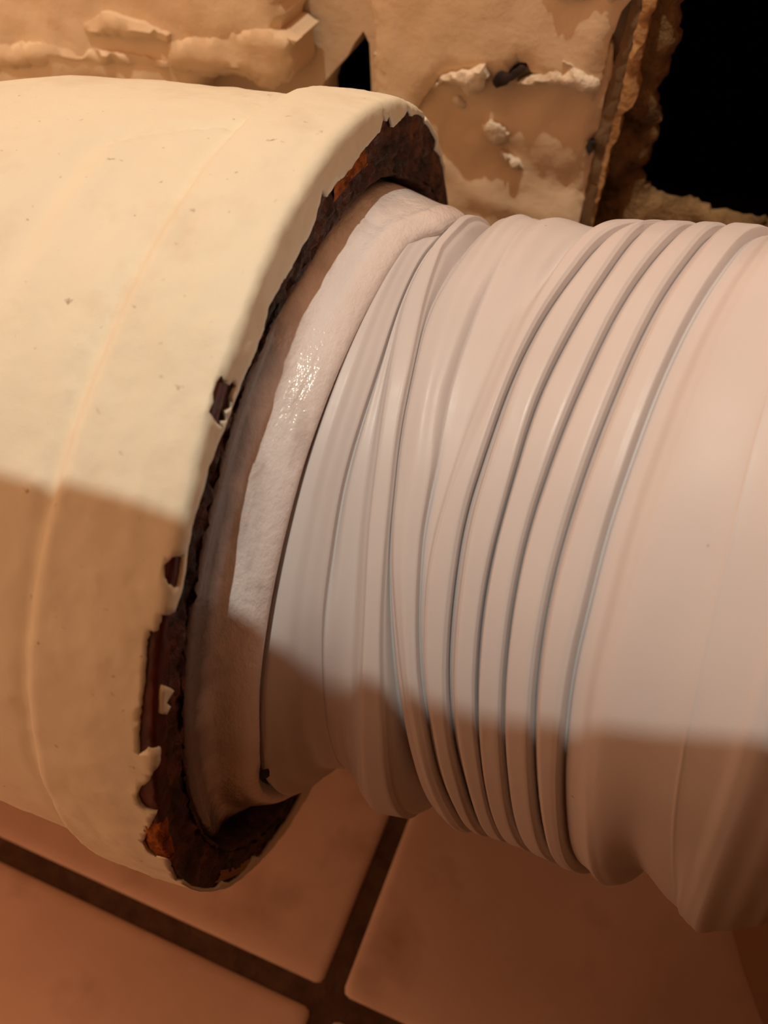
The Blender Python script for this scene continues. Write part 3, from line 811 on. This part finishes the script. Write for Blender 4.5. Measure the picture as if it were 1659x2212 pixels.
def build_connector():
    root = empty('pan_connector', (0, 0, 0))
    tag(root, 'white plastic corrugated flexible connector with squashed ribs, running right from the rusty pipe', 'connector')
    n = 400
    cols = []
    for j in range(n):
        deg = 360.0 * j / n
        N = nodes_at(deg)
        out = []
        s_prev = -1e9
        pos = []
        for (seg, s, h, cr) in N:
            if seg == 'socket' and pos and s < pos[-1][1]:
                pos.append((seg, s, h, cr)); continue        # the lip folds back inside
            s = max(s, (pos[-1][1] + 0.05) if pos else s)
            pos.append((seg, s, h, cr))
        for i in range(len(pos) - 1):
            s0, h0, c0 = pos[i][1:]
            s1, h1, c1 = pos[i + 1][1:]
            seg = pos[i + 1][0]
            k = 5
            for q in range(k):
                t = q / k
                if c0: e = math.sin(PI / 2 * t)
                elif c1: e = 1 - math.cos(PI / 2 * t)
                else: e = 0.35 * t + 0.65 * smooth01(t)
                out.append((seg, s0 + (s1 - s0) * t, h0 + (h1 - h0) * e))
        out.append((pos[-1][0], pos[-1][1], pos[-1][2]))
        cols.append([(seg, conn_point(s * .001, deg, R0 + h * .001)) for seg, s, h in out])
    m = len(cols[0])
    seg_names = [cols[0][i][0] for i in range(m)]
    segs = {}
    for i in range(1, m):
        segs.setdefault('rib1' if seg_names[i] == 'rib' else seg_names[i], []).append(i)
    for sname, idx in segs.items():
        i0, i1 = idx[0] - 1, idx[-1]
        v = []
        for i in range(i0, i1 + 1):
            for j in range(n): v.append(cols[j][i][1])
        f = []
        for i in range(i1 - i0):
            for j in range(n):
                f.append((i * n + j, i * n + (j + 1) % n, (i + 1) * n + (j + 1) % n, (i + 1) * n + j))
        o = link('socket' if sname == 'socket' else 'rib', v, f, M['plastic'], root)
        if sname == 'socket': o['label'] = 'smooth plain socket end of the connector'
    return root
connector = build_connector()

# ------------------------------------------------------------------ sealant packed between pipe and connector
def build_sealant():
    n = 400
    v, f = [], []
    K = 0
    for j in range(n):
        deg = 360.0 * j / n
        sA = curve('A', deg)
        pA = conn_point(sA, deg, R0)
        q = pA - Vector((0, 0, AXIS_Z))
        xA = q.x
        a = math.atan2(q.z, q.y)
        d = math.degrees(a) % 360
        rA = math.hypot(q.y, q.z)
        x0 = lerp_table((0, 20, 35, 60, 90, 116, 185, 198, 208, 223, 250, 300, 360), (-.020, -.016, -.010, -.006, -.005, -.0018, -.0015, -.004, -.007, -.010, -.013, -.018, -.020), d)
        xL = lerp_table((0, 60, 75, 79, 84, 93, 110, 126, 145, 160, 170, 178, 186, 195, 215, 260, 360), (.012, .012, .0113, .0097, .0082, .0078, .0071, .0064, .0061, .0059, .0060, .0055, .0042, .0034, .0040, .009, .012), d)
        deep = ramp(x0, -.002, -.008)
        bs = bore_shift(d)
        prof = [(x0 - 0.004, 0.0680 - bs), (x0, 0.0674 - bs), (x0 + 0.0010, 0.0664 - bs),
                (x0 + 0.30 * (xL - .0055 - x0) + .0003, 0.0646 - 0.5 * bs), (xL - 0.0058, 0.0616 - .25 * bs), (xL - 0.0030, 0.0603), (xL - 0.0013, 0.0596),
                (xL - 0.0003, 0.0588), (xL, 0.0579), (xL - 0.0004, 0.0570), (xL - 0.0012, 0.0560)]
        pts = []
        for i in range(len(prof) - 1):
            for k in range(5):
                t = k / 5
                p0 = prof[max(0, i - 1)]; p1 = prof[i]; p2 = prof[i + 1]; p3 = prof[min(len(prof) - 1, i + 2)]
                def cr(c): return p1[c] + 0.5 * t * (p2[c] - p0[c] + t * (2 * p0[c] - 5 * p1[c] + 4 * p2[c] - p3[c] + t * (3 * (p1[c] - p2[c]) + p3[c] - p0[c])))
                pts.append((cr(0), cr(1), (i + t) / (len(prof) - 1)))
        pts.append((*prof[-1], 1.0))
        K = len(pts)
        for x, r, w in pts:
            amp = 0.0004 * math.sin(PI * min(1, max(0, (w - 0.12) / 0.66))) if 0.12 < w < 0.78 else 0
            dd = amp * fractal(math.cos(a) * 3.2, math.sin(a) * 3.2, r * 260, 3)
            v.append((x + dd, r * math.cos(a), r * math.sin(a) + AXIS_Z))
    for j in range(n):
        for i in range(K - 1):
            j2 = (j + 1) % n
            f.append((j * K + i, j2 * K + i, j2 * K + i + 1, j * K + i + 1))
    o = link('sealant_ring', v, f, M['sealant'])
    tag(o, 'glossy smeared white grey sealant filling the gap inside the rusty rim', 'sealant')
    return o
build_sealant()

# crumb of grit stuck in the first crease
def crumb(name, centre, size, material, seed):
    bm = bmesh.new()
    bmesh.ops.create_icosphere(bm, subdivisions=2, radius=size)
    for v in bm.verts:
        v.co *= 1 + 0.5 * nz(v.co.x / size, v.co.y / size, v.co.z / size + seed)
    me = bpy.data.meshes.new(name); bm.to_mesh(me); bm.free()
    me.materials.append(material)
    o = bpy.data.objects.new(name, me); o.location = centre
    COL.objects.link(o)
    return o
c = Vector((0.0062, 0.0580 * math.cos(math.radians(180)), AXIS_Z + 0.0580 * math.sin(math.radians(180))))
tag(crumb('grit_crumb', c, 0.0008, M['grit'], 3.0), 'dark crumb of grit caught low in the first crease beside the sealant', 'grit')

# ------------------------------------------------------------------ brown toilet pan at the right, its foot just in frame
def loft(name, rings, material, parent, cap=True):
    n = len(rings[0])
    v = [p for r in rings for p in r]
    f = []
    for i in range(len(rings) - 1):
        for j in range(n):
            f.append((i * n + j, i * n + (j + 1) % n, (i + 1) * n + (j + 1) % n, (i + 1) * n + j))
    if cap: f.append(tuple(range((len(rings) - 1) * n, len(rings) * n)))
    return link(name, v, f, material, parent)
def ell(cx, cy, a, b, z, n=64):
    return [(cx + a * math.cos(2 * PI * k / n), cy + b * math.sin(2 * PI * k / n), z) for k in range(n)]
pan = empty('toilet_pan', (0.2065, 0.012, 0))
tag(pan, 'dark brown curved toilet foot on the tiles at bottom right, past the white socket', 'toilet')
def local(ring): return [(x - 0.2125, y - 0.012, z) for x, y, z in ring]
loft('pedestal', [local(ell(.2125 + dx, .012 + dy, a, b, z)) for dx, dy, a, b, z in
     ((0, 0, .1000, .1000, 0.0), (0, 0, .0995, .0995, .012), (.002, 0, .096, .097, .03), (.012, -.01, .090, .095, .06), (.04, -.03, .085, .10, .12), (.075, -.05, .10, .13, .20), (.10, -.06, .125, .17, .27), (.105, -.06, .135, .18, .30), (.105, -.06, .13, .175, .305))], M['ceramic'], pan)
sp = []
for s, r in ((0.092, 0.0470), (0.105, 0.0472), (0.125, 0.048), (0.15, 0.050), (0.17, .056)):
    ring = []
    for k in range(48):
        p = conn_point(s, 360 * k / 48, r)
        ring.append((p.x - .2125, p.y - .012, p.z))
    sp.append(ring)
loft('outlet_spigot', sp, M['ceramic'], pan, cap=False)

# ------------------------------------------------------------------ unseen wooden blocker added to cast the shadow edge and cut fill light
blocker = empty('shade_blocker', (0.0, -0.25, 0))
tag(blocker, 'unseen wooden board and panels added to cast shade on the pipe', 'blocker')
def box(name, x0, y0, z0, x1, y1, z1, bev, material, parent):
    bm = bmesh.new()
    bmesh.ops.create_cube(bm, size=1)
    for v in bm.verts:
        v.co = Vector(((x0 + x1) / 2 + v.co.x * (x1 - x0), (y0 + y1) / 2 + v.co.y * (y1 - y0), (z0 + z1) / 2 + v.co.z * (z1 - z0)))
    bmesh.ops.bevel(bm, geom=bm.edges[:], offset=bev, segments=2, affect='EDGES')
    me = bpy.data.meshes.new(name); bm.to_mesh(me); bm.free()
    me.materials.append(material)
    o = bpy.data.objects.new(name, me); COL.objects.link(o); o.parent = parent
    return o
SE = 0.1765
box('blocker_top', -0.17, -0.14, 0.322, 0.20, SE, 0.342, 0.003, M['wood'], blocker)
box('blocker_side', 0.122, -0.135, 0, 0.140, SE - 0.004, 0.3225, 0.002, M['wood'], blocker)  # panels added only to cut fill light on the connector
box('blocker_back', -0.06, -0.139, 0, 0.1225, -0.121, 0.3225, 0.002, M['wood'], blocker)
box('blocker_side', -0.012, -0.125, 0, 0.0, 0.116, 0.3225, 0.002, M['wood'], blocker)
for sx in (-0.145,):
    for sy in (-0.12, SE - 0.03):
        box('blocker_leg', sx - .014, sy - .014, 0, sx + .014, sy + .014, 0.3225, 0.002, M['wood'], blocker)
blocker.rotation_euler = (0, 0, math.radians(-1.2))
